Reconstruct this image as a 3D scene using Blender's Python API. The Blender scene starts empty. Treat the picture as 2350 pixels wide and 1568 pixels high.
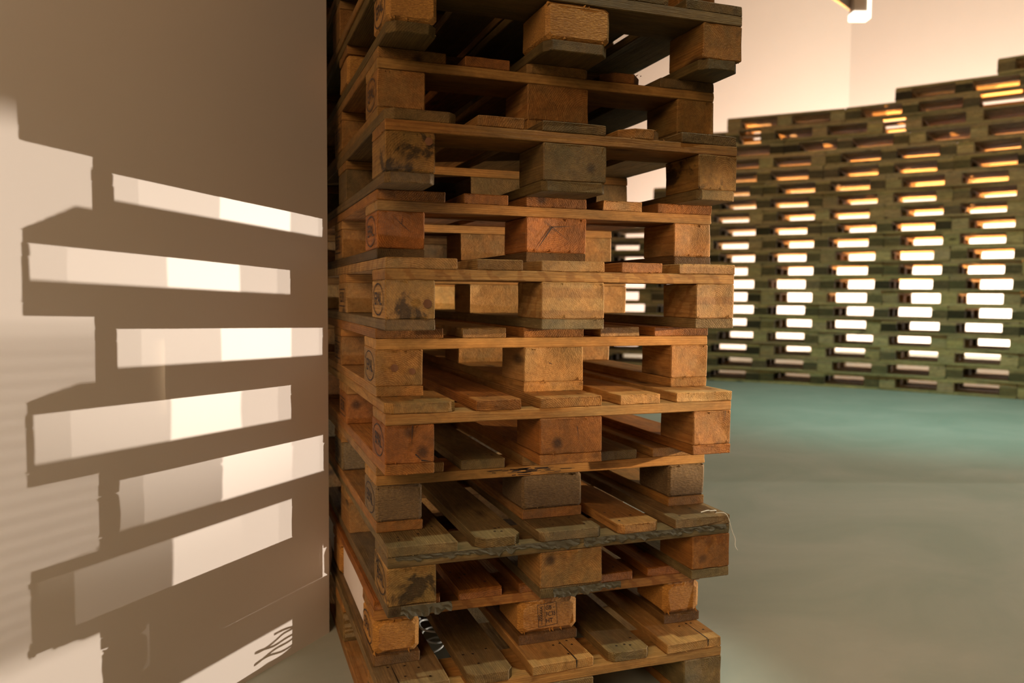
import bpy, bmesh, math, random
from mathutils import Vector, Matrix, noise
R = random.Random(7)
S = bpy.context.scene
COL = S.collection
rad = math.radians

# ------------------------------------------------------------------ camera
CAM = Vector((-0.29587, -1.56719, 0.93567))
cam = bpy.data.cameras.new('camera')
cam.sensor_width = 36.0
cam.lens = 1851.86 / 2350 * 36
cam.clip_start = 0.02
cam.clip_end = 200
cam.dof.use_dof = True
cam.dof.focus_distance = 1.72
cam.dof.aperture_fstop = 3.3
co = bpy.data.objects.new('camera', cam)
COL.objects.link(co)
_yaw, _pit, _rol = 0.342667, 0.057561, -0.0081283
fw = Vector((math.sin(_yaw) * math.cos(_pit), math.cos(_yaw) * math.cos(_pit), -math.sin(_pit)))
rt = Vector((math.cos(_yaw), -math.sin(_yaw), 0))
up = rt.cross(fw)
r2 = rt * math.cos(_rol) - up * math.sin(_rol)
u2 = rt * math.sin(_rol) + up * math.cos(_rol)
m3 = Matrix((r2, u2, -fw)).transposed()
co.matrix_world = Matrix.Translation(CAM) @ m3.to_4x4()
S.camera = co

# ------------------------------------------------------------------ view, world
S.view_settings.view_transform = 'Standard'
S.view_settings.look = 'None'
S.view_settings.gamma = 1.0
S.view_settings.exposure = 0.0
S.view_settings.use_curve_mapping = False
W = bpy.data.worlds.new('hall_ambience')
S.world = W
W.use_nodes = True
W.node_tree.nodes['Background'].inputs[0].default_value = (0.9, 0.72, 0.45, 1)
W.node_tree.nodes['Background'].inputs[1].default_value = 0.008


# ------------------------------------------------------------------ lights
def spot(name, loc, target, power, color, size, cone, blend):
    l = bpy.data.lights.new(name, 'SPOT')
    l.energy = power
    l.color = color
    l.shadow_soft_size = size
    l.spot_size = rad(cone)
    l.spot_blend = blend
    o = bpy.data.objects.new(name, l)
    COL.objects.link(o)
    o.location = loc
    o.rotation_euler = (Vector(target) - Vector(loc)).to_track_quat('-Z', 'Y').to_euler()
    return o


def area(name, loc, target, power, color, sx, sy):
    l = bpy.data.lights.new(name, 'AREA')
    l.shape = 'RECTANGLE'
    l.energy = power
    l.color = color
    l.size = sx
    l.size_y = sy
    o = bpy.data.objects.new(name, l)
    COL.objects.link(o)
    o.location = loc
    o.rotation_euler = (Vector(target) - Vector(loc)).to_track_quat('-Z', 'Y').to_euler()
    return o


WARM = (1.0, 0.87, 0.75)
# low floor spotlights far to the right of the hall, grazing the near stack
spot('floor_or_fill_spot', (10.0, -0.88, 0.42), (-0.6, 0.3, -0.30), 3500, WARM, 0.030, 26, 0.05)
spot('floor_or_fill_spot', (10.4, 0.66, 0.42), (-0.6, 0.3, 1.02), 900, WARM, 0.030, 11, 1.0)
spot('floor_or_fill_spot', (10.2, 1.44, 0.42), (-0.6, 0.3, 1.08), 5200, WARM, 0.032, 8, 1.0)
spot('floor_or_fill_spot', (3.0, -1.10, 1.02), (0.0, 0.73, 0.82), 600, (1.0, 0.72, 0.44), 0.020, 20, 0.35)  # added fill spot, nearer and higher, brightens the stack front
spot('floor_or_fill_spot', (9.5, 1.6, 0.42), (3.0, 7.4, 1.5), 2600, (1.0, 0.74, 0.5), 0.05, 12, 0.3)
# wall washers behind the far pallet wall
area('wall_washer', (9.4, 7.2, 0.35), (10.8, 8.9, 2.1), 300, (1.0, 0.82, 0.68), 3.0, 0.5)
area('wall_washer', (6.6, 8.6, 0.35), (7.2, 10.6, 2.2), 90, (1.0, 0.78, 0.66), 3.0, 0.5)
area('wall_washer', (11.4, 5.0, 0.35), (13.6, 6.8, 2.1), 400, (1.0, 0.86, 0.70), 3.0, 0.5)
# warm uplights on the floor behind the far pallets
spot('floor_uplight', (10.4, 8.9, 0.15), (6.2, 4.7, 2.9), 7500, (1.0, 0.40, 0.09), 0.06, 40, 0.5)
spot('floor_uplight', (12.0, 7.0, 0.15), (7.0, 3.8, 2.9), 9000, (1.0, 0.40, 0.09), 0.06, 40, 0.5)
spot('floor_uplight', (8.6, 9.6, 0.15), (5.2, 5.8, 2.7), 2500, (1.0, 0.48, 0.16), 0.06, 40, 0.5)
# general hall light from the ceiling
area('ceiling_or_fill_panel', (3.9, 1.7, 4.4), (3.6, 1.4, 0), 74, (0.82, 1.0, 0.86), 3.0, 2.6)
spot('ceiling_spotlight', (4.0, 1.9, 4.4), (5.1, 3.6, 0), 420, (0.36, 1.0, 0.90), 0.3, 66, 1.0)
spot('ceiling_spotlight', (1.1, -0.9, 4.8), (0.52, 0.02, 0.6), 420, (0.92, 1.0, 0.86), 0.08, 15, 0.7)
area('ceiling_or_fill_panel', (-2.8, -3.4, 3.2), (-0.2, 0.3, 0.5), 140, (1.0, 0.68, 0.42), 2.2, 2.2)  # added warm fill lifting the shadowed wall and stack front


# ------------------------------------------------------------------ node helpers
class NT:
    def __init__(self, name):
        self.m = bpy.data.materials.new(name)
        self.m.use_nodes = True
        self.t = self.m.node_tree
        self.t.nodes.clear()
        self.out = self.n('ShaderNodeOutputMaterial')
        self.b = self.n('ShaderNodeBsdfPrincipled')
        self.l(self.b.outputs[0], self.out.inputs[0])

    def n(self, t, **k):
        x = self.t.nodes.new(t)
        for a, v in k.items():
            setattr(x, a, v)
        return x

    def l(self, a, b):
        self.t.links.new(a, b)

    def put(self, sock, v):
        if hasattr(v, 'links') or isinstance(v, bpy.types.NodeSocket):
            self.l(v, sock)
        else:
            sock.default_value = v

    def math(self, op, a, b=0.0, c=0.0, clamp=False):
        x = self.n('ShaderNodeMath', operation=op, use_clamp=clamp)
        self.put(x.inputs[0], a)
        self.put(x.inputs[1], b)
        self.put(x.inputs[2], c)
        return x.outputs[0]

    def vmath(self, op, a, b):
        x = self.n('ShaderNodeVectorMath', operation=op)
        self.put(x.inputs[0], a)
        self.put(x.inputs[1], b)
        return x.outputs[0]

    def noise(self, vec, scale, detail=3, rough=0.5, dist=0.0):
        x = self.n('ShaderNodeTexNoise')
        self.l(vec, x.inputs['Vector'])
        x.inputs['Scale'].default_value = scale
        x.inputs['Detail'].default_value = detail
        x.inputs['Roughness'].default_value = rough
        x.inputs['Distortion'].default_value = dist
        return x.outputs['Fac']

    def mix(self, fac, a, b, mode='MIX'):
        x = self.n('ShaderNodeMix', data_type='RGBA', blend_type=mode)
        self.put(x.inputs[0], fac)
        self.put(x.inputs[6], a)
        self.put(x.inputs[7], b)
        return x.outputs[2]

    def ramp(self, fac, pts):
        x = self.n('ShaderNodeValToRGB')
        e = x.color_ramp.elements
        while len(e) < len(pts):
            e.new(0.5)
        for i, (p, c) in enumerate(pts):
            e[i].position = p
            e[i].color = c if len(c) == 4 else (*c, 1)
        self.l(fac, x.inputs[0])
        return x.outputs[0]

    def bump(self, h, strength=0.3, dist=0.002):
        x = self.n('ShaderNodeBump')
        x.inputs['Strength'].default_value = strength
        x.inputs['Distance'].default_value = dist
        self.l(h, x.inputs['Height'])
        self.l(x.outputs[0], self.b.inputs['Normal'])


def g(v):
    return (v, v, v, 1)


def wood_mat(name, light, dark, grey, stain=0.0, saw=0.0):
    """sawn softwood; grain runs along local X, growth rings round a per-piece centre"""
    M = NT(name)
    tc = M.n('ShaderNodeTexCoord').outputs['Object']
    oi = M.n('ShaderNodeObjectInfo')
    gy = M.n('ShaderNodeAttribute', attribute_type='OBJECT', attribute_name='grain_y').outputs['Fac']
    gz = M.n('ShaderNodeAttribute', attribute_type='OBJECT', attribute_name='grain_z').outputs['Fac']
    comb = M.n('ShaderNodeCombineXYZ')
    M.l(M.math('MULTIPLY', oi.outputs['Random'], 7.0), comb.inputs[0])
    M.l(gy, comb.inputs[1])
    M.l(gz, comb.inputs[2])
    p = M.vmath('SUBTRACT', tc, comb.outputs[0])
    ring_p = M.vmath('MULTIPLY', p, (0.06, 1, 1))
    warp = M.n('ShaderNodeTexNoise')
    M.l(ring_p, warp.inputs['Vector'])
    warp.inputs['Scale'].default_value = 14
    warp.inputs['Detail'].default_value = 2
    wv = M.vmath('MULTIPLY', M.vmath('SUBTRACT', warp.outputs['Color'], (0.5, 0.5, 0.5)), (0, 0.018, 0.018))
    ring_q = M.vmath('MULTIPLY', M.vmath('ADD', ring_p, wv), (0, 1, 1))
    w = M.n('ShaderNodeTexWave', wave_type='RINGS', rings_direction='X', wave_profile='SAW')
    M.l(ring_q, w.inputs['Vector'])
    w.inputs['Scale'].default_value = 78
    w.inputs['Distortion'].default_value = 0.0
    rings = M.math('POWER', w.outputs['Fac'], 2.2)
    fib = M.noise(M.vmath('MULTIPLY', p, (6, 160, 160)), 1.0, 3, 0.65)
    spk = M.noise(M.vmath('MULTIPLY', p, (26, 420, 420)), 1.0, 3, 0.7)
    big = M.noise(M.vmath('MULTIPLY', p, (3, 14, 14)), 1.0, 3, 0.6)
    c = M.mix(M.math('MULTIPLY', rings, 0.85), (*light, 1), (*dark, 1))
    c = M.mix(M.ramp(fib, [(0.35, g(0)), (0.72, g(0.7))]), c, (*dark, 1))
    c = M.mix(M.ramp(big, [(0.40, g(0)), (0.70, g(0.9))]), c, (*grey, 1))
    # knots
    kv = M.n('ShaderNodeTexVoronoi', feature='F1')
    M.l(M.vmath('MULTIPLY', p, (3.2, 9, 9)), kv.inputs['Vector'])
    kv.inputs['Scale'].default_value = 1.0
    kn = M.ramp(kv.outputs['Distance'], [(0.06, g(1)), (0.15, g(0))])
    c = M.mix(M.math('MULTIPLY', kn, 0.8), c, (0.045, 0.02, 0.008, 1))
    if stain:
        sn = M.noise(M.vmath('MULTIPLY', p, (7, 10, 10)), 1.0, 5, 0.65, 0.4)
        c = M.mix(M.ramp(sn, [(0.54, g(0)), (0.60, g(stain))]), c, (0.035, 0.022, 0.012, 1))
    if saw:
        sw = M.n('ShaderNodeTexWave', wave_type='BANDS', bands_direction='DIAGONAL')
        M.l(M.vmath('MULTIPLY', p, (1, 0, 1)), sw.inputs['Vector'])
        sw.inputs['Scale'].default_value = 11
        sw.inputs['Distortion'].default_value = 5
        sw.inputs['Detail'].default_value = 3
        sw.inputs['Detail Scale'].default_value = 2.5
        c = M.mix(M.math('MULTIPLY', M.ramp(sw.outputs['Fac'], [(0.55, g(0)), (0.85, g(1))]), saw), c, (*dark, 1))
    c = M.mix(M.ramp(spk, [(0.60, g(0)), (0.80, g(0.3))]), c, (0.9, 0.72, 0.48, 1))
    blot = M.noise(M.vmath('MULTIPLY', p, (16, 42, 42)), 1.0, 5, 0.7, 0.5)
    c = M.mix(1.0, c, M.ramp(blot, [(0.30, g(0.62)), (0.68, g(1.12))]), 'MULTIPLY')
    c = M.mix(1.0, c, oi.outputs['Color'], 'MULTIPLY')
    M.l(c, M.b.inputs['Base Color'])
    M.b.inputs['Roughness'].default_value = 0.72
    M.b.inputs['Specular IOR Level'].default_value = 0.25
    h = M.math('ADD', M.math('MULTIPLY', fib, 0.7), M.math('ADD', M.math('MULTIPLY', rings, 0.35), M.math('MULTIPLY', spk, 0.6)))
    M.bump(h, 0.8, 0.0028)
    return M.m


def chip_mat(name, light, dark):
    M = NT(name)
    tc = M.n('ShaderNodeTexCoord').outputs['Object']
    oi = M.n('ShaderNodeObjectInfo')
    n1 = M.noise(M.vmath('MULTIPLY', tc, (260, 150, 420)), 1.0, 4, 0.75, 1.2)
    v = M.n('ShaderNodeTexVoronoi')
    M.l(M.vmath('MULTIPLY', tc, (170, 120, 330)), v.inputs['Vector'])
    v.inputs['Scale'].default_value = 1.0
    big = M.noise(tc, 16, 3)
    c = M.mix(M.ramp(n1, [(0.35, g(0)), (0.68, g(1))]), (*dark, 1), (*light, 1))
    c = M.mix(M.ramp(v.outputs['Distance'], [(0.05, g(0.55)), (0.30, g(0))]), c, (light[0] * 1.5, light[1] * 1.5, light[2] * 1.6, 1))
    c = M.mix(M.ramp(big, [(0.45, g(0)), (0.7, g(0.5))]), c, (*dark, 1))
    c = M.mix(1.0, c, oi.outputs['Color'], 'MULTIPLY')
    M.l(c, M.b.inputs['Base Color'])
    M.b.inputs['Roughness'].default_value = 0.8
    M.bump(M.math('ADD', n1, v.outputs['Distance']), 0.7, 0.003)
    return M.m


def plain(name, col, rough=0.6, metal=0.0, bumpscale=0, emit=None):
    M = NT(name)
    tc = M.n('ShaderNodeTexCoord').outputs['Object']
    n = M.noise(tc, bumpscale or 20, 4)
    c = M.mix(M.math('MULTIPLY', n, 0.25), (*col, 1), (col[0] * .7, col[1] * .7, col[2] * .7, 1))
    M.l(c, M.b.inputs['Base Color'])
    M.b.inputs['Roughness'].default_value = rough
    M.b.inputs['Metallic'].default_value = metal
    if bumpscale:
        M.bump(n, 0.2, 0.002)
    if emit:
        M.b.inputs['Emission Color'].default_value = (*emit[0], 1)
        M.b.inputs['Emission Strength'].default_value = emit[1]
    return M.m


TAN = wood_mat('softwood_tan', (0.570, 0.295, 0.102), (0.323, 0.135, 0.036), (0.314, 0.197, 0.086))
ORANGE = wood_mat('softwood_orange', (0.532, 0.221, 0.056), (0.285, 0.094, 0.020), (0.247, 0.107, 0.033))
PALE = wood_mat('softwood_pale', (0.646, 0.369, 0.145), (0.437, 0.205, 0.066), (0.437, 0.279, 0.125))
GREY = wood_mat('softwood_weathered', (0.323, 0.213, 0.102), (0.180, 0.102, 0.043), (0.162, 0.123, 0.066))
STAINED = wood_mat('softwood_stained', (0.513, 0.295, 0.106), (0.285, 0.131, 0.040), (0.285, 0.180, 0.066), stain=0.85)
SAWN = wood_mat('softwood_saw_marked', (0.551, 0.312, 0.125), (0.285, 0.139, 0.046), (0.342, 0.221, 0.099), saw=0.75)
CHIP = chip_mat('chipboard_gold', (0.86, 0.46, 0.12), (0.40, 0.18, 0.04))
CHIPD = chip_mat('chipboard_dark', (0.34, 0.22, 0.11), (0.12, 0.075, 0.035))
FARW = wood_mat('softwood_green_cast', (0.56, 0.43, 0.19), (0.30, 0.22, 0.085), (0.33, 0.29, 0.14))
FARD = wood_mat('softwood_dark_block', (0.17, 0.13, 0.055), (0.08, 0.06, 0.025), (0.09, 0.08, 0.035))
NAIL = plain('nail_rust', (0.035, 0.022, 0.015), 0.6, 0.6)
INK = plain('stamp_ink', (0.03, 0.014, 0.008), 0.8)
FILM = plain('dirty_film', (0.075, 0.060, 0.032), 0.75, 0.0, 60)
FILMW = plain('clear_film_scrap', (0.75, 0.72, 0.62), 0.25, 0.0, 60)
WHITE = plain('white_board', (0.82, 0.72, 0.66), 0.7)
CABLEM = plain('cable_sheath', (0.55, 0.56, 0.52), 0.3)
PANELM = plain('dark_grey_panel', (0.30, 0.25, 0.22), 0.6)
BOXM = plain('lamp_box', (0.85, 0.80, 0.76), 0.6)
GLOW = plain('lamp_diffuser', (1, 0.95, 0.85), 0.5, emit=((1.0, 0.88, 0.70), 3.0))


def wall_mat():
    M = NT('painted_plaster')
    tc = M.n('ShaderNodeTexCoord').outputs['Object']
    n = M.noise(tc, 3.0, 4)
    f = M.noise(tc, 220, 3, 0.7)
    c = M.mix(M.math('MULTIPLY', n, 0.35), (0.84, 0.77, 0.70, 1), (0.78, 0.71, 0.63, 1))
    M.l(c, M.b.inputs['Base Color'])
    M.b.inputs['Roughness'].default_value = 0.75
    M.bump(f, 0.06, 0.001)
    return M.m


def floor_mat():
    M = NT('power_floated_concrete')
    tc = M.n('ShaderNodeTexCoord').outputs['Object']
    n1 = M.noise(M.vmath('MULTIPLY', tc, (1.0, 1.4, 1)), 1.3, 5, 0.6, 0.8)
    n2 = M.noise(tc, 9, 5, 0.65, 0.4)
    c = M.mix(M.ramp(n1, [(0.35, g(0)), (0.68, g(1))]), (0.31, 0.35, 0.29, 1), (0.41, 0.42, 0.36, 1))
    c = M.mix(M.math('MULTIPLY', n2, 0.4), c, (0.37, 0.37, 0.32, 1))
    M.l(c, M.b.inputs['Base Color'])
    M.l(M.math('ADD', M.math('MULTIPLY', n2, 0.18), 0.62), M.b.inputs['Roughness'])
    M.b.inputs['Specular IOR Level'].default_value = 0.2
    M.bump(M.noise(tc, 2.2, 3), 0.10, 0.02)
    return M.m


WALLM = wall_mat()
FLOORM = floor_mat()
CEILM = plain('ceiling_paint', (0.42, 0.37, 0.32), 0.9)


# ------------------------------------------------------------------ object helpers
def link(name, me, mats, parent=None):
    o = bpy.data.objects.new(name, me)
    COL.objects.link(o)
    for m in mats:
        if m.name not in [x.name for x in me.materials if x]:
            me.materials.append(m)
    if parent:
        o.parent = parent
    return o


def tag(o, label=None, cat=None, group=None, kind=None):
    if label:
        o['label'] = label
    if cat:
        o['category'] = cat
    if group:
        o['group'] = group
    if kind:
        o['kind'] = kind
    return o


def empty(name, loc, rz=0.0):
    o = bpy.data.objects.new(name, None)
    COL.objects.link(o)
    o.empty_display_size = 0.05
    o.location = loc
    o.rotation_euler = (0, 0, rz)
    return o


def bm_mesh(bm, name, smooth=False):
    bmesh.ops.recalc_face_normals(bm, faces=bm.faces)
    me = bpy.data.meshes.new(name)
    bm.to_mesh(me)
    bm.free()
    if smooth:
        for p in me.polygons:
            p.use_smooth = True
    return me


def piece(L, Wd, H, n=10, chamf=0.0016, rough=0.0008, seed=0, corner=0.0, nails=(), skew=0.0, chips=0, split=None):
    """a sawn piece of timber: length L along X, width Wd along Y, height H along Z, centred; irregular, bevelled.
    corner cuts the plan corners of both ends; nails = (x, y, r) heads set in the upper face; split = y of a lengthwise crack at the -X end"""
    rr = random.Random(seed)
    bm = bmesh.new()
    ny = 5
    # cross-section ring
    w, h, c = Wd / 2, H / 2, chamf
    ring = []
    for i in range(ny + 1):
        ring.append((-w + c + (2 * w - 2 * c) * i / ny, -h))
    ring.append((w, -h + c)); ring.append((w, 0)); ring.append((w, h - c))
    for i in range(ny + 1):
        ring.append((w - c - (2 * w - 2 * c) * i / ny, h))
    ring.append((-w, h - c)); ring.append((-w, 0)); ring.append((-w, -h + c))
    xs = [-L / 2, -L / 2 + c] + ([-L / 2 + corner] if corner > 2 * c else []) + \
         [-L / 2 + L * i / n for i in range(1, n)] + ([L / 2 - corner] if corner > 2 * c else []) + [L / 2 - c, L / 2]
    xs = sorted(set(round(x, 5) for x in xs))
    off = Vector((seed * 3.7 % 91, seed * 1.3 % 57, seed * 2.9 % 31))
    rings = []
    for k, x in enumerate(xs):
        end = (k == 0 or k == len(xs) - 1)
        sc = 1.0
        if corner:
            e = min(x + L / 2, L / 2 - x)
            if e < corner:
                sc = 1.0 - (corner - e) / w * 0.9
        vs = []
        for (y, z) in ring:
            if end:
                y2, z2 = y * (1 - c / w), z * (1 - c / h)
            else:
                y2, z2 = y, z
            y2 *= sc
            q = Vector((x * 9, y2 * 30, z2 * 30)) + off
            d = noise.noise_vector(q) * rough
            d2 = noise.noise_vector(Vector((x * 3.1, 0, 0)) + off) * rough * 1.3
            dx = 0
            if k <= 1 or k >= len(xs) - 2:
                s = -1 if k <= 1 else 1
                dx = noise.noise(Vector((y2 * 60, z2 * 90, s * 3)) + off) * rough * 1.6 + skew * y2 * (1 if s < 0 else 0)
            vs.append(bm.verts.new((x + dx, y2 + d.y + d2.y, z2 + min(d.z, 0.0 if z2 > 0 else 1) * 0.7)))
        rings.append(vs)
    m = len(ring)
    for a, b in zip(rings, rings[1:]):
        for i in range(m):
            j = (i + 1) % m
            bm.faces.new((a[i], a[j], b[j], b[i]))
    bm.faces.new(rings[0][::-1])
    bm.faces.new(rings[-1])
    # splinters standing off the end edges
    for _ in range(chips):
        s = -1
        y = rr.uniform(-w, w) * 0.98
        z = rr.choice((-h, h)) * 0.95
        l = rr.uniform(0.002, 0.007)
        a = bm.verts.new((s * L / 2 + 0.003, y, z))
        b = bm.verts.new((s * L / 2 + 0.003, y + rr.uniform(0.001, 0.004), z * 0.9))
        c3 = bm.verts.new((s * L / 2 + 0.003, y, z * 0.7))
        d3 = bm.verts.new((s * L / 2 - l * 0.6, y + rr.uniform(-0.003, 0.003), z * 1.0 + rr.uniform(-0.003, 0.001)))
        for f in ((a, b, d3), (b, c3, d3), (c3, a, d3), (a, c3, b)):
            bm.faces.new(f)
    nf = len(bm.faces)
    bmesh.ops.recalc_face_normals(bm, faces=bm.faces)
    for (x, y, r) in nails:
        vs = [bm.verts.new((x + r * math.cos(t * math.pi / 4), y + r * math.sin(t * math.pi / 4), h + 0.0004)) for t in range(8)]
        f = bm.faces.new(vs)
        f.material_index = 1
    if split is not None:
        sy = split
        pts = [(-L / 2 - 0.0006, sy - 0.0016), (-L / 2 + 0.05, sy - 0.0012), (-L / 2 + 0.115, sy + 0.001), (-L / 2 + 0.05, sy + 0.0014), (-L / 2 - 0.0006, sy + 0.0016)]
        f = bm.faces.new([bm.verts.new((a, b, h + 0.0004)) for a, b in pts])
        f.material_index = 1
        f = bm.faces.new([bm.verts.new((-L / 2 - 0.0022, a, b)) for a, b in ((sy - .0016, h), (sy + .0016, h), (sy + .001, -h * .6), (sy - .0006, -h * .6))])
        f.material_index = 1
    me = bpy.data.meshes.new('timber')
    bm.to_mesh(me)
    bm.free()
    return me


def put(name, me, mat, parent, cx, cy, cz, along_y, tint, gy=None, gz=None, rr=R):
    o = link(name, me, [mat, NAIL], parent)
    o.location = (cx, cy, cz)
    if along_y:
        o.rotation_euler = (0, 0, math.pi / 2)
    o.color = (*tint, 1)
    o['grain_y'] = float(gy if gy is not None else rr.uniform(-0.10, 0.10))
    o['grain_z'] = float(gz if gz is not None else rr.choice((-1, 1)) * rr.uniform(0.02, 0.10))
    return o


XB = [(0.0, 0.10), (0.3275, 0.4725), (0.70, 0.80)]
YB = [(0.0, 0.145), (0.5275, 0.6725), (1.055, 1.20)]
XD = [(0.0, 0.145), (0.18625, 0.28625), (0.3275, 0.4725), (0.51375, 0.61375), (0.655, 0.80)]


def jit(c, rr, a=0.12):
    k = 1 + rr.uniform(-a, a)
    return tuple(max(0.0, min(1.3, x * k * (1 + rr.uniform(-a, a) * 0.3))) for x in c)


def near_pallet(layer, x0, y0, z0, st, label, group):
    rr = random.Random(layer * 101 + 5)
    root = empty('wooden_pallet', (x0 + 0.4, y0 + 0.6, z0), st.get('rot', 0.0))
    tag(root, label, 'pallet', group)
    T = st.get('tint', (1, 1, 1))
    dim = (0.54, 0.54, 0.42) if layer >= 9 else (0.78, 0.76, 0.60)      # overall tint; upper layers darkened to imitate weaker light up there
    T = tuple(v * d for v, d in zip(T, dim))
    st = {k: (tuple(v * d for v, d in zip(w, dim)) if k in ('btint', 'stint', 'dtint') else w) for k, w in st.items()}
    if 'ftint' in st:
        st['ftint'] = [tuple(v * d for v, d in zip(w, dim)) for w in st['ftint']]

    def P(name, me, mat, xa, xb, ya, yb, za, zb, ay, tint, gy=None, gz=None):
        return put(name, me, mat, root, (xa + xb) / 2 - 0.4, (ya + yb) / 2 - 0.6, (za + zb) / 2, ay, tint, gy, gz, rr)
    sd = layer * 1000
    res = {}
    for i, (a, b) in enumerate(XB):
        me = piece(1.2, b - a, 0.022, 14, seed=sd + i, rough=0.0010, corner=st.get('bcorner', 0.0), chips=4)
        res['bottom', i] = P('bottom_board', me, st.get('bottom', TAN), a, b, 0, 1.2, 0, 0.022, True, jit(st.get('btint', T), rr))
        for j, (c, d) in enumerate(YB):
            mat = st.get('block', TAN)
            if j == 0 and 'front' in st:
                mat = st['front'][i]
            tint = jit(T, rr)
            if j == 0 and 'ftint' in st:
                tint = st['ftint'][i]
            gy = gz = None
            if j == 0 and 'rings' in st and st['rings'][i]:
                gy, gz = st['rings'][i]
            ch = 0.0022 if mat not in (CHIP, CHIPD) else st.get('chipc', 0.004)
            me = piece(d - c, b - a, 0.0778, 6, chamf=ch, seed=sd + 10 + i * 3 + j, rough=0.0016, chips=5 if j == 0 else 0)
            res['block', i, j] = P('block', me, mat, a, b, c, d, 0.0221, 0.0999, True, tint, gy, gz)
    for j, (c, d) in enumerate(YB):
        me = piece(0.8, d - c, 0.0218, 12, seed=sd + 30 + j, rough=0.0013, chips=5, chamf=0.0014)
        res['stringer', j] = P('stringer_board', me, st.get('stringer', TAN) if j == 0 else TAN, 0, 0.8, c, d, 0.1001, 0.1219, False, jit(st.get('stint', T), rr, 0.05),
                               rr.uniform(-0.12, 0.12), rr.uniform(0.03, 0.1))
    for i, (a, b) in enumerate(XD):
        w = b - a
        nl = []
        for yy in YB:
            for k in range(5 if w > 0.12 else 4):
                nl.append((yy[0] + rr.uniform(0.025, 0.12) - 0.6, rr.uniform(-w * 0.38, w * 0.38), 0.0030))
        cm = st.get('dcorner', {}).get(i, 0.0)
        me = piece(1.2, w, 0.022, 16, seed=sd + 40 + i, rough=0.0013, nails=nl, chips=6, corner=cm,
                   skew=rr.uniform(-0.03, 0.03), split=st.get('splits', {}).get(i))
        mat = st.get('deck', [TAN] * 5)[i]
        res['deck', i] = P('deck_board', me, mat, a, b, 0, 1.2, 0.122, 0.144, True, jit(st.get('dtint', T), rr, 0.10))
    return root, res


# ------------------------------------------------------------------ stamps (thin ink marks set on a block face)
def text_verts(body, size):
    cu = bpy.data.curves.new('lettering', 'FONT')
    cu.body = body
    cu.size = size
    cu.align_x = 'CENTER'
    cu.align_y = 'CENTER'
    cu.resolution_u = 3
    cu.offset = size * 0.012
    o = bpy.data.objects.new('lettering', cu)
    COL.objects.link(o)
    dg = bpy.context.evaluated_depsgraph_get()
    me = bpy.data.meshes.new_from_object(o.evaluated_get(dg))
    vs = [v.co.copy() for v in me.vertices]
    fs = [tuple(p.vertices) for p in me.polygons]
    bpy.data.objects.remove(o)
    bpy.data.curves.remove(cu)
    bpy.data.meshes.remove(me)
    return vs, fs


def bm_text(bm, body, size, ox, oy, rot=0.0, sx=1.0):
    vs, fs = text_verts(body, size)
    c, s = math.cos(rot), math.sin(rot)
    nv = [bm.verts.new((ox + c * v.x * sx - s * v.y, oy + s * v.x * sx + c * v.y, 0)) for v in vs]
    for f in fs:
        try:
            bm.faces.new([nv[i] for i in f])
        except ValueError:
            pass


def bm_line(bm, a, b, w):
    a, b = Vector((*a, 0)), Vector((*b, 0))
    d = (b - a).normalized()
    n = Vector((-d.y, d.x, 0)) * w / 2
    bm.faces.new([bm.verts.new(p) for p in (a - n, b - n, b + n, a + n)])


def bm_ring(bm, rx, ry, w, ox=0, oy=0):
    N = 40
    a = [bm.verts.new((ox + rx * math.cos(t * 2 * math.pi / N), oy + ry * math.sin(t * 2 * math.pi / N), 0)) for t in range(N)]
    b = [bm.verts.new((ox + (rx - w) * math.cos(t * 2 * math.pi / N), oy + (ry - w) * math.sin(t * 2 * math.pi / N), 0)) for t in range(N)]
    for i in range(N):
        j = (i + 1) % N
        bm.faces.new((a[i], a[j], b[j], b[i]))


def oval_stamp():
    bm = bmesh.new()
    bm_ring(bm, 0.058, 0.033, 0.0028)
    bm_text(bm, 'EPAL', 0.036, 0, 0, sx=1.0)
    return bm_mesh(bm, 'oval_stamp')


def code_stamp():
    bm = bmesh.new()
    for a, b in (((-.05, -.022), (.05, -.022)), ((.05, -.022), (.05, .022)), ((.05, .022), (-.05, .022)), ((-.05, .022), (-.05, -.022))):
        bm_line(bm, a, b, 0.0025)
    bm_text(bm, 'EUR', 0.038, 0, 0)
    return bm_mesh(bm, 'code_stamp')


def ippc_stamp():
    bm = bmesh.new()
    w = 0.0011
    x0, x1, y0, y1, xm = -0.023, 0.023, -0.026, 0.026, -0.006
    for a, b in (((x0, y0), (x1, y0)), ((x1, y0), (x1, y1)), ((x1, y1), (x0, y1)), ((x0, y1), (x0, y0)), ((xm, y0), (xm, y1))):
        bm_line(bm, a, b, w)
    bm_text(bm, 'GB -', 0.0140, 0.0070, 0.0150, sx=0.85)
    bm_text(bm, 'FC35', 0.0140, 0.0083, 0.0, sx=0.80)
    bm_text(bm, 'HT', 0.0140, 0.0040, -0.0155, sx=0.95)
    # wheat-ear plant mark
    bm_line(bm, (-0.0145, -0.022), (-0.0145, 0.022), 0.0012)
    for k in range(6):
        y = -0.013 + k * 0.0058
        bm_line(bm, (-0.0145, y), (-0.0190, y + 0.0055), 0.0010)
        bm_line(bm, (-0.0145, y), (-0.0100, y + 0.0055), 0.0010)
    bm_text(bm, 'IPPC', 0.0075, -0.0192, -0.004, math.pi / 2)
    return bm_mesh(bm, 'ippc_stamp')


OVAL, CODE, IPPC = oval_stamp(), code_stamp(), ippc_stamp()


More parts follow.
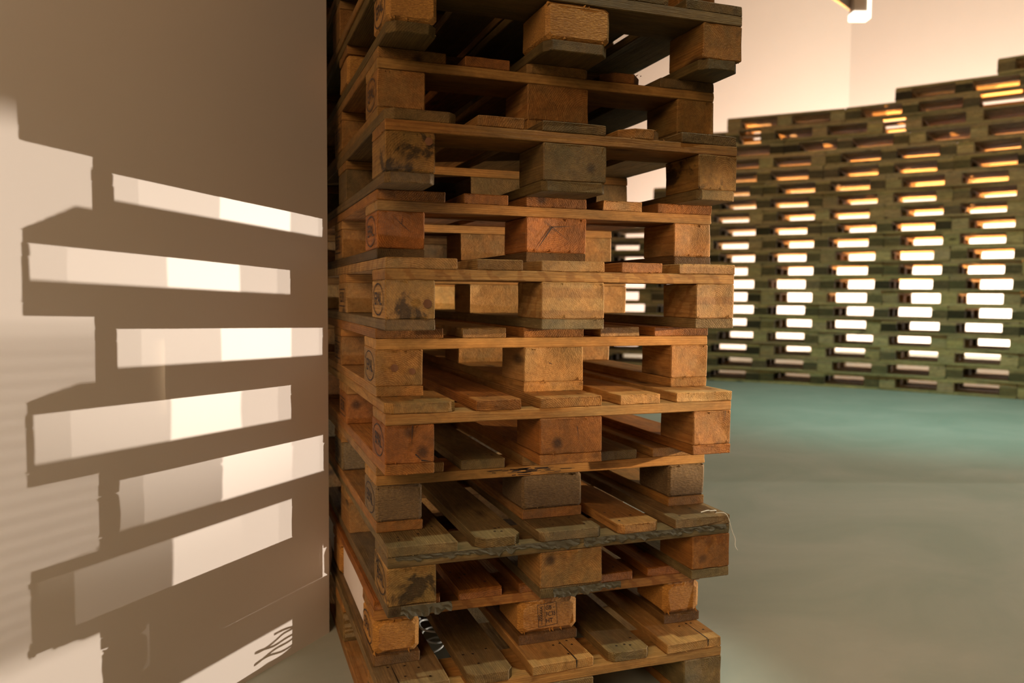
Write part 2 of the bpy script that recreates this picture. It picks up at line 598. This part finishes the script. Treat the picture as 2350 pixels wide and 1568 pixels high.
def side_stamp(block, me, i=0):
    """mark on the block's outer left face (world -X); the block's local axes are turned 90 degrees"""
    o = link('ink_stamp', me, [INK], block)
    hw = 0.05 + 0.0018
    # block local: X along world Y, Y along world -X ; left face is local +Y
    M = Matrix(((1, 0, 0, 0), (0, 0, 1, hw), (0, 1, 0, 0), (0, 0, 0, 1)))
    # reading direction: seen from the left, world -Y is to the right
    M = M @ Matrix.Scale(-1, 4, (1, 0, 0))
    o.matrix_local = M
    return o


def front_stamp(block, me, dx=0.0, dz=0.0, rot=0.0):
    o = link('ink_stamp', me, [INK], block)
    # front face = local -X ; right in view = world +X = local -Y
    M = Matrix(((0, 0, -1, -0.0725 - 0.0022), (-1, 0, 0, -dx), (0, 1, 0, dz), (0, 0, 0, 1)))
    o.matrix_local = M @ Matrix.Rotation(rot, 4, 'Z')
    return o


# ------------------------------------------------------------------ the room
def quad_wall(name, a, b, z0, z1, th, mat, side=1):
    """upright slab from plan point a to b; thickness th to the left (side=1) or right of a->b"""
    a, b = Vector(a), Vector(b)
    d = (b - a).normalized()
    n = Vector((-d.y, d.x)) * th * side
    bm = bmesh.new()
    pl = [a, b, b + n, a + n]
    lo = [bm.verts.new((p.x, p.y, z0)) for p in pl]
    hi = [bm.verts.new((p.x, p.y, z1)) for p in pl]
    bm.faces.new(lo)
    bm.faces.new(hi)
    for i in range(4):
        j = (i + 1) % 4
        bm.faces.new((lo[i], lo[j], hi[j], hi[i]))
    o = link(name, bm_mesh(bm, name), [mat])
    return tag(o, kind='structure')


def slab(name, x0, x1, y0, y1, z0, z1, mat):
    bm = bmesh.new()
    bmesh.ops.create_cube(bm, size=1)
    bmesh.ops.scale(bm, vec=(x1 - x0, y1 - y0, z1 - z0), verts=bm.verts)
    bmesh.ops.translate(bm, vec=((x0 + x1) / 2, (y0 + y1) / 2, (z0 + z1) / 2), verts=bm.verts)
    return tag(link(name, bm_mesh(bm, name), [mat]), kind='structure')


slab('floor', -8, 19, -9, 16, -0.2, 0.0, FLOORM)
WE = Vector((-0.0324, 0.6538))                     # free end of the left wall, right behind the near stack
WD = Vector((-0.70637, -0.70784)).normalized()
quad_wall('wall_left', WE, WE + WD * 6.0, 0, 7.0, 0.28, WALLM, -1)
CRN = Vector((9.98, 9.9))
quad_wall('wall_back', (-6, 12.6), CRN, 0, 7.0, 0.25, WALLM, 1)
quad_wall('wall_right', CRN, (17.5, 2.4), 0, 7.0, 0.25, WALLM, 1)
slab('ceiling', -8, 19, -9, 16, 7.0, 7.15, CEILM)
# added out-of-view blockers that cut and dim the low spotlights
slab('light_blocker_1', 5.0, 5.03, -2.3, 1.6, 0.805, 2.3, CEILM)
bm = bmesh.new()      # added louvre dimming the spotlight: thin slats, closer together towards the floor
zz = 0.36
while zz < 0.63:
    t_ = (zz - 0.36) / 0.27
    hh = 0.0088 - 0.0048 * t_
    g_ = bmesh.ops.create_cube(bm, size=1)['verts']
    bmesh.ops.scale(bm, vec=(0.02, 1.935, hh), verts=g_)
    bmesh.ops.translate(bm, vec=(5.015, -1.3125, zz), verts=g_)
    zz += 0.0125
for yy_ in (-2.27,):
    g_ = bmesh.ops.create_cube(bm, size=1)['verts']
    bmesh.ops.scale(bm, vec=(0.03, 0.03, 0.65), verts=g_)
    bmesh.ops.translate(bm, vec=(5.015, yy_, 0.325), verts=g_)
tag(link('light_blocker_2', bm_mesh(bm, 'light_blocker_2'), [CEILM]), kind='structure')

# ------------------------------------------------------------------ the near stack
G = 'pallets of the near stack beside the white wall'
ODDY = 0.1027
near = {}
specs = {
    1: dict(deck=[GREY, GREY, PALE, GREY, PALE], block=GREY, stringer=TAN, tint=(1.1, 1.05, 0.95), splits={0: 0.03, 2: -0.03, 4: -0.035},
            rings=[None, (0.0, 0.0), (0.0, 0.01)], dcorner={1: 0.014, 3: 0.012}, dtint=(1.15, 1.1, 1.0),
            label='bottommost pallet of the near stack, with grey deck boards split at their ends'),
    2: dict(deck=[ORANGE] * 5, block=CHIP, stringer=SAWN, bottom=GREY, btint=(.9, .7, .5), stint=(1.15, .9, .6), tint=(1.05, 0.95, 0.8), chipc=0.011,
            label='near-stack pallet with golden chipboard blocks, the middle one stamped GB-FC35 HT'),
    3: dict(deck=[GREY, GREY, GREY, TAN, GREY], block=TAN, stringer=GREY, bottom=GREY, front=[STAINED, TAN, ORANGE], dcorner={1: 0.02, 2: 0.01, 3: 0.012},
            rings=[(0.0, -.05), (0.0, -.045), (0.05, 0.05)],
            label='grey-decked near-stack pallet with torn dirty film hanging along its front edge'),
    4: dict(deck=[TAN, GREY, TAN, GREY, TAN], block=CHIPD, stringer=PALE, stint=(.95, .85, .7), chipc=0.005, btint=(.8, .75, .65),
            label='near-stack pallet with dark chipboard blocks and a black smear on its front board'),
    5: dict(deck=[TAN, ORANGE, TAN, TAN, PALE], block=ORANGE, stringer=TAN, front=[ORANGE, ORANGE, TAN], ftint=[(.95, .85, .8), (.9, .85, .8), (.9, .8, .75)],
            rings=[(0.0, 0.06), (0.06, 0.05), (-0.02, 0.0)], dcorner={0: 0.016}, bottom=ORANGE,
            label='near-stack pallet with reddish blocks, its left front block cracked and splintered'),
    6: dict(deck=[ORANGE, SAWN, ORANGE, SAWN, ORANGE], block=TAN, stringer=PALE, front=[TAN, PALE, TAN], rings=[(0.03, -0.06), (0.02, 0.04), (-0.02, 0.0)],
            stint=(1.1, 1.0, .85), label='near-stack pallet whose left front block shows two round brown knots'),
    7: dict(deck=[SAWN, SAWN, TAN, ORANGE, SAWN], block=PALE, stringer=SAWN, front=[STAINED, SAWN, SAWN], rings=[None, (-0.06, 0.05), (-0.0, 0.0)],
            bottom=GREY, stint=(1.05, 1.0, .9), label='eye-level near-stack pallet with dark slanting saw marks along its front board'),
    8: dict(deck=[ORANGE, ORANGE, ORANGE, TAN, ORANGE], block=TAN, stringer=TAN, front=[ORANGE, ORANGE, TAN], ftint=[(1, .9, .8), (1.1, 1, 1), (.9, .85, .8)],
            rings=[(0.0, 0.0), (0.0, 0.02), (0.0, 0.0)], bottom=GREY, btint=(.5, .42, .36),
            label='near-stack pallet whose orange middle block has a star-shaped crack'),
    9: dict(deck=[GREY, TAN, GREY, TAN, GREY], block=GREY, stringer=TAN, tint=(1.0, .9, .72), front=[STAINED, GREY, STAINED], rings=[None, (0.0, 0.05), (-0.02, 0.0)],
            dcorner={0: 0.018, 3: 0.03}, bottom=GREY, bcorner=0.010,
            label='brown near-stack pallet with ringed right block, level with the far wall top'),
    10: dict(deck=[TAN, ORANGE, TAN, ORANGE, GREY], block=TAN, stringer=PALE, tint=(.95, .88, .75), dcorner={3: 0.03, 2: 0.01},
             label='near-stack pallet directly under the one with chipboard blocks and cut-off corners'),
    11: dict(deck=[GREY] * 5, block=CHIP, stringer=GREY, tint=(.85, .78, .62), front=[CHIP, CHIP, TAN], bottom=GREY, bcorner=0.018, btint=(.75, .7, .55), chipc=0.008,
             label='near-stack pallet with chipboard blocks and cut-off bottom corners, at the frame top'),
    12: dict(deck=[GREY] * 5, block=TAN, tint=(.8, .72, .6), label='near-stack pallet cut by the top of the photo, third from the top'),
    13: dict(deck=[GREY] * 5, block=TAN, tint=(.8, .72, .6), label='near-stack pallet second from the top, glimpsed at its receding left side'),
    14: dict(deck=[GREY] * 5, block=TAN, tint=(.8, .72, .6), label='topmost pallet of the near stack, mostly above the photo'),
}
xo = {1: -0.012, 3: 0.004, 5: 0.0, 7: 0.0, 9: 0.0, 11: 0.004, 2: -0.006, 4: 0.0, 6: 0.0, 8: 0.003, 10: 0.004}
for n in range(1, 15):
    st = specs[n]
    y0 = 0.0 if n % 2 else ODDY
    root, res = near_pallet(n, xo.get(n, 0), y0, (n - 1) * 0.144, st, st['label'], G)
    near[n] = (root, res)
    if n not in (9,):
        side_stamp(res['block', 0, 0], OVAL)
    if n in (4, 5, 6, 7, 8, 10):
        side_stamp(res['block', 0, 1], CODE)
front_stamp(near[2][1]['block', 1, 0], IPPC, -0.004, 0.004, rad(4))


# cracks in front faces: thin dark wedges, sub-parts of their block
def crack(block, segs, label='dark crack in the end grain'):
    bm = bmesh.new()
    for (a, b, w) in segs:
        a, b = Vector((*a, 0)), Vector((*b, 0))
        d = (b - a).normalized()
        nn = Vector((-d.y, d.x, 0)) * w / 2
        m = (a + b) / 2 + nn * 0.6
        bm.faces.new([bm.verts.new(p) for p in (a - nn, m - nn * 1.2, b, m, a + nn)])
    o = link('crack', bm_mesh(bm, 'crack'), [INK], block)
    o['label'] = label
    o.matrix_local = Matrix(((0, 0, -1, -0.0725 - 0.0020), (-1, 0, 0, 0), (0, 1, 0, 0), (0, 0, 0, 1)))


crack(near[8][1]['block', 1, 0], [((-.012, .018), (-.050, -.036), .004), ((-.012, .018), (.045, .022), .002), ((-.012, .018), (.030, -.012), .0015), ((-.012, .018), (-.035, .034), .0015)])
crack(near[8][1]['block', 0, 0], [((.0, .012), (-.022, .033), .0012), ((.0, .012), (.004, .036), .0012), ((.0, .012), (.022, -.006), .0014)])
crack(near[5][1]['block', 0, 0], [((.004, .038), (.002, -.002), .0022), ((.010, -.020), (.024, -.034), .003), ((.022, -.033), (.042, -.036), .0035)])
crack(near[5][1]['block', 2, 0], [((.033, .038), (.031, .016), .002)])
crack(near[5][1]['block', 1, 0], [((.012, .02), (.016, -.012), .0014)])
crack(near[6][1]['block', 1, 0], [((-.012, .004), (-.002, -.0), .0018)])


def knot(block, x, z, r):
    bm = bmesh.new()
    N = 14
    c = bm.verts.new((x, z, 0.0004))
    v = [bm.verts.new((x + r * math.cos(t * 2 * math.pi / N) * (1 + .12 * math.sin(3 * t)), z + r * math.sin(t * 2 * math.pi / N), 0)) for t in range(N)]
    for i in range(N):
        bm.faces.new((c, v[i], v[(i + 1) % N]))
    o = link('knot', bm_mesh(bm, 'knot'), [KNOT], block)
    o['label'] = 'round brown knot'
    o.matrix_local = Matrix(((0, 0, -1, -0.0725 - 0.0018), (-1, 0, 0, 0), (0, 1, 0, 0), (0, 0, 0, 1)))


KNOT = plain('knot_wood', (0.14, 0.055, 0.018), 0.6, 0.0, 90)
knot(near[6][1]['block', 0, 0], -0.012, 0.0, 0.008)
knot(near[6][1]['block', 0, 0], 0.026, -0.008, 0.007)
knot(near[7][1]['block', 0, 0], 0.034, -0.008, 0.009)
knot(near[9][1]['block', 0, 0], 0.036, 0.022, 0.008)

# black smear on the front board of the pallet with dark chipboard blocks
bm = bmesh.new()
rr = random.Random(3)
for k in range(46):
    x = rr.gauss(-0.015, 0.042)
    z = rr.uniform(-0.0075, 0.0075)
    bm_line(bm, (x, z), (x + rr.uniform(.008, .032), z + rr.uniform(-.0012, .0012)), rr.uniform(.0005, .0020))
sm = link('black_smear', bm_mesh(bm, 'black_smear'), [INK], near[4][1]['stringer', 0])
sm['label'] = 'black smear on the board edge'
sm.matrix_local = Matrix(((1, 0, 0, -0.05), (0, 0, -1, -0.0725 - 0.0022), (0, 1, 0, 0), (0, 0, 0, 1)))


# ------------------------------------------------------------------ torn film, string, boards, cable
def tube(name, pts, r, mat, parent=None, res=8):
    cu = bpy.data.curves.new(name, 'CURVE')
    cu.dimensions = '3D'
    cu.bevel_depth = r
    cu.bevel_resolution = 3
    cu.use_fill_caps = True
    sp = cu.splines.new('NURBS')
    sp.points.add(len(pts) - 1)
    for i, p in enumerate(pts):
        sp.points[i].co = (*p, 1)
    sp.use_endpoint_u = True
    sp.order_u = 3
    sp.resolution_u = res
    o = bpy.data.objects.new(name, cu)
    COL.objects.link(o)
    dg = bpy.context.evaluated_depsgraph_get()
    me = bpy.data.meshes.new_from_object(o.evaluated_get(dg))
    me.name = name
    bpy.data.objects.remove(o)
    bpy.data.curves.remove(cu)
    for p in me.polygons:
        p.use_smooth = True
    me.materials.clear()
    return link(name, me, [mat], parent)


def ribbon(name, x0, x1, y, ztop, hfun, mat, seed, amp=0.004):
    """crumpled strip of film clinging to a board edge"""
    rr = random.Random(seed)
    bm = bmesh.new()
    N = max(10, int((x1 - x0) / 0.007))
    prev = None
    for i in range(N + 1):
        x = x0 + (x1 - x0) * i / N
        h = hfun(i / N) * (0.65 + 0.7 * noise.noise(Vector((x * 70, seed, 0))) + 0.2)
        h = max(0.002, h)
        col = []
        for k in range(4):
            t = k / 3
            q = Vector((x * 60, t * 3, seed * 1.7))
            yy = y - 0.0035 - abs(noise.noise(q)) * amp * (0.5 + t)
            col.append(bm.verts.new((x + noise.noise(q + Vector((9, 0, 0))) * 0.003, yy, ztop - h * t + noise.noise(q * 1.3) * 0.0015)))
        if prev:
            for k in range(3):
                bm.faces.new((prev[k], col[k], col[k + 1], prev[k + 1]))
        prev = col
    me = bm_mesh(bm, name)
    o = link(name, me, [mat])
    sd = o.modifiers.new('thickness', 'SOLIDIFY')
    sd.thickness = 0.0006
    return o


z3 = 2 * 0.144
tag(ribbon('torn_film', 0.02, 0.42, 0.0, z3 + 0.124, lambda t: 0.010 + 0.012 * math.sin(t * 9) ** 2 * t, FILM, 5), 'dark torn plastic film clinging to the left half of the grey-decked pallet edge', 'plastic film', 'torn film scraps on the near stack')
tag(ribbon('torn_film', 0.43, 0.79, 0.0, z3 + 0.124, lambda t: 0.018 - 0.006 * t, FILM, 8, 0.006), 'dark torn plastic film clinging to the right half of the grey-decked pallet edge', 'plastic film', 'torn film scraps on the near stack')
tag(ribbon('torn_film', 0.03, 0.135, 0.0, z3 + 0.022, lambda t: 0.030 - 0.02 * abs(t - .5), FILM, 11, 0.008), 'dirty film flap folded over the bottom left corner above the golden chipboard block', 'plastic film', 'torn film scraps on the near stack')
tag(ribbon('torn_film', 0.36, 0.52, 0.0, z3 + 0.020, lambda t: 0.024 - 0.01 * t, FILM, 14, 0.008), 'dark crumpled film bunched under the middle block of the grey-decked pallet', 'plastic film', 'torn film scraps on the near stack')
tag(tube('frayed_string', [(0.772, 0.012, z3 + 0.1465), (0.785, 0.004, z3 + 0.150), (0.792, -0.006, z3 + 0.146), (0.798, -0.008, z3 + 0.128), (0.806, -0.006, z3 + 0.105), (0.817, -0.006, z3 + 0.085), (0.812, -0.008, z3 + 0.070), (0.821, -0.008, z3 + 0.060)], 0.0007, FILMW),
    'white frayed string dangling off the right front corner of the grey-decked pallet', 'string')
tag(tube('film_scrap', [(0.745, 0.03, z3 + 0.1455), (0.758, 0.022, z3 + 0.152), (0.768, 0.028, z3 + 0.147), (0.778, 0.018, z3 + 0.151), (0.785, 0.03, z3 + 0.1455)], 0.0016, FILMW),
    'small white scrap of film on the right deck board end of the grey-decked pallet', 'plastic scrap')


def box_obj(name, x0, x1, y0, y1, z0, z1, mat, parent=None, bev=0.002):
    bm = bmesh.new()
    bmesh.ops.create_cube(bm, size=1)
    bmesh.ops.scale(bm, vec=(x1 - x0, y1 - y0, z1 - z0), verts=bm.verts)
    bmesh.ops.translate(bm, vec=((x0 + x1) / 2, (y0 + y1) / 2, (z0 + z1) / 2), verts=bm.verts)
    if bev:
        bmesh.ops.bevel(bm, geom=list(bm.edges), offset=bev, segments=1, affect='EDGES')
    return link(name, bm_mesh(bm, name), [mat], parent)


# white boards wedged in the left openings of the second pallet
zb = 0.144 + 0.0225
tag(box_obj('white_board', 0.003, 0.012, ODDY + 0.150, ODDY + 0.522, zb, zb + 0.0985, WHITE), 'white board wedged in the front side opening beside the golden chipboard corner block', 'board', 'white boards inside the near stack')
tag(box_obj('white_board', 0.003, 0.012, ODDY + 0.678, ODDY + 1.050, zb, zb + 0.0985, WHITE), 'white board wedged in the rear side opening of the chipboard-block pallet', 'board', 'white boards inside the near stack')

# coiled cable lying inside the second pallet opening, on the bottom pallet's deck
pts = []
for i in range(60):
    a = i / 59 * 2 * math.pi * 3.5
    r_ = 0.042 + 0.012 * math.sin(i * .7)
    pts.append((0.212 + r_ * math.cos(a), 0.45 + r_ * 1.1 * math.sin(a), 0.008 + 0.018 * (i / 59) * 4.5 + 0.003 * math.sin(i)))
tag(tube('coiled_cable', pts, 0.0028, CABLEM), 'pale coiled cable inside the bottom pallet, behind the golden chipboard corner block', 'cable')
tag(tube('white_pipe', [(0.0 - .03, 0.73, 0.006), (-.03, 0.73, 0.05), (-.03, 0.73, 0.14), (-.015, 0.77, 0.19), (0.0 - .012, 0.86, 0.20)], 0.008, WHITE),
    'white pipe standing in the dark gap between the wall end and the stack', 'pipe')

# ------------------------------------------------------------------ the far pallet wall
PTH = [Vector((4.97793, 6.00385))]
th0, kk = -0.761409, -0.0582105


def path(s):
    """point and heading on the front line of the far wall, s in metres"""
    def integ(s0, s1):
        return
    n = max(1, int(abs(s) / 0.05))
    ds = s / n
    p = PTH[0].copy()
    cur = 0.0
    for _ in range(n):
        a = th0 + kk / 0.6 * (cur + ds / 2)
        p += Vector((math.cos(a), math.sin(a))) * ds
        cur += ds
    return p


MESH = {}


def far_mesh(key, L, Wd, H):
    if key not in MESH:
        MESH[key] = piece(L, Wd, H, 4, seed=len(MESH) + 500, rough=0.0025, chamf=0.002)
    return MESH[key]


ORD = ['', 'first', 'second', 'third', 'fourth', 'fifth', 'sixth', 'seventh', 'eighth', 'ninth', 'tenth', 'eleventh', 'twelfth', 'thirteenth', 'fourteenth',
       'fifteenth', 'sixteenth', 'seventeenth', 'eighteenth', 'nineteenth', 'twentieth', 'twenty-first', 'twenty-second', 'twenty-third']


def far_pallet(s, row, label):
    a, b = path(s), path(s + 1.2)
    d = (b - a).normalized()
    nrm = Vector((-d.y, d.x))
    rr = random.Random(int(s * 100) * 31 + row)
    base = b + nrm * (rr.uniform(-0.012, 0.02) + 0.4) - d * 0.6
    root = empty('wooden_pallet', (base.x, base.y, (row - 1) * 0.144), math.atan2(nrm.y, nrm.x) + rr.uniform(-.004, .004))
    tag(root, label, 'pallet', 'pallets of the far stepped wall')
    v = rr.randrange(2)

    def P(name, key, dims, mat, xa, xb, ya, yb, za, zb, ay, dark=1.0):
        k = rr.uniform(0.95, 1.40) * dark
        t = (k, k * rr.uniform(.84, .96), k * rr.uniform(.80, 1.0))
        return put(name, far_mesh((key, v), *dims), mat, root, (xa + xb) / 2 - 0.4, (ya + yb) / 2 - 0.6, (za + zb) / 2, ay, t, rr=rr)
    blk = FARD if rr.random() < 0.45 else FARW
    for i, (xa, xb) in enumerate(XB):
        P('bottom_board', 'b%d' % (i % 2), (1.19, xb - xa, 0.022), FARW, xa, xb, 0, 1.2, 0, 0.022, True)
        for j, (c, e) in enumerate(YB):
            P('block', 'k%d' % (i % 2), (0.143, xb - xa, 0.0778), blk, xa, xb, c, e, 0.0221, 0.0999, True, 0.45 if rr.random() < 0.2 else 1)
    for j, (c, e) in enumerate(YB):
        P('stringer_board', 's', (0.8, 0.145, 0.0218), FARW, 0, 0.8, c, e, 0.1001, 0.1219, False)
    for i, (xa, xb) in enumerate(XD):
        P('deck_board', 'd%d' % (i % 2), (1.19, xb - xa, 0.0218), FARW, xa, xb, 0, 1.2, 0.1221, 0.1439, True)
    return root


rows = {}
for r in range(1, 17):
    st0 = -0.3 if r % 2 == 0 else -0.9
    rows[r] = [st0 + 1.2 * i for i in range(0, 4) if st0 + 1.2 * i < 2.95]
rows[17] = [-0.28, 0.92, 2.12]
rows[18] = [-0.70, 0.50, 1.70]
rows[19] = [-1.17, 0.255, 1.66]
rows[20] = [-0.10, 1.10, 2.67]
rows[21] = [1.557, 2.757]
rows[22] = [2.43]
for r in range(1, 16):     # the wall runs on to the left behind the near stack, stepping down
    s = rows[r][0] - 1.2
    while r <= 12 and s > -3.2:
        rows[r].insert(0, s)
        s -= 1.2
for r in sorted(rows):
    ss = rows[r]
    for i, s in enumerate(ss):
        k = len(ss) - i
        pos = 'rightmost in view' if k == 1 else ORD[k] + ' from the right edge'
        if r == 22:
            lab = 'topmost pallet of the far stepped wall, cut by the right edge of the photo'
        elif r == 1:
            lab = 'weathered pallet on the floor in the far wall, bottom row, ' + pos
        else:
            lab = 'weathered pallet in the far stepped wall, %s row up, %s' % (ORD[r], pos)
        far_pallet(s, r, lab)


# ------------------------------------------------------------------ lamp and beam in the top right corner
def ray(px, py, dist):
    X, U = (px - 1175) / 1851.86, (784 - py) / 1851.86
    return CAM + (fw + r2 * X + u2 * U).normalized() * dist


lp = ray(1976, 8, 10.0)
t = empty('wall_lamp', lp, -_yaw)
tag(t, 'grey box lamp with glowing underside high in the corner above the far pallets', 'lamp')
box_obj('housing', -0.070, 0.075, 0.0, 0.12, -0.080, 0.40, BOXM, t)
box_obj('diffuser', -0.078, 0.105, -0.01, 0.13, -0.150, -0.083, GLOW, t)
box_obj('side_diffuser', 0.078, 0.105, -0.01, 0.13, -0.080, 0.40, GLOW, t)
pa = ray(1956, 30, 10.15)
e_ = (ray(1885, -18, 1.0) - CAM)
pb = CAM + e_ * ((pa.z - CAM.z) / e_.z)
dv = (pb - pa)
n2 = Vector((dv.y, -dv.x, 0)).normalized() * -0.03
bmx = bmesh.new()  # thin upright dark plate, rising to the left of the lamp
vs = [bmx.verts.new(q) for q in (pa, pb, pb + n2, pa + n2)]
vt = [bmx.verts.new(v.co + Vector((0, 0, 0.6))) for v in vs]
bmx.faces.new(vs)
bmx.faces.new(vt)
for i in range(4):
    j = (i + 1) % 4
    bmx.faces.new((vs[i], vs[j], vt[j], vt[i]))
tag(link('dark_panel', bm_mesh(bmx, 'dark_panel'), [PANELM]), 'thin dark beam running up and away from the box lamp at the photo top', 'panel')
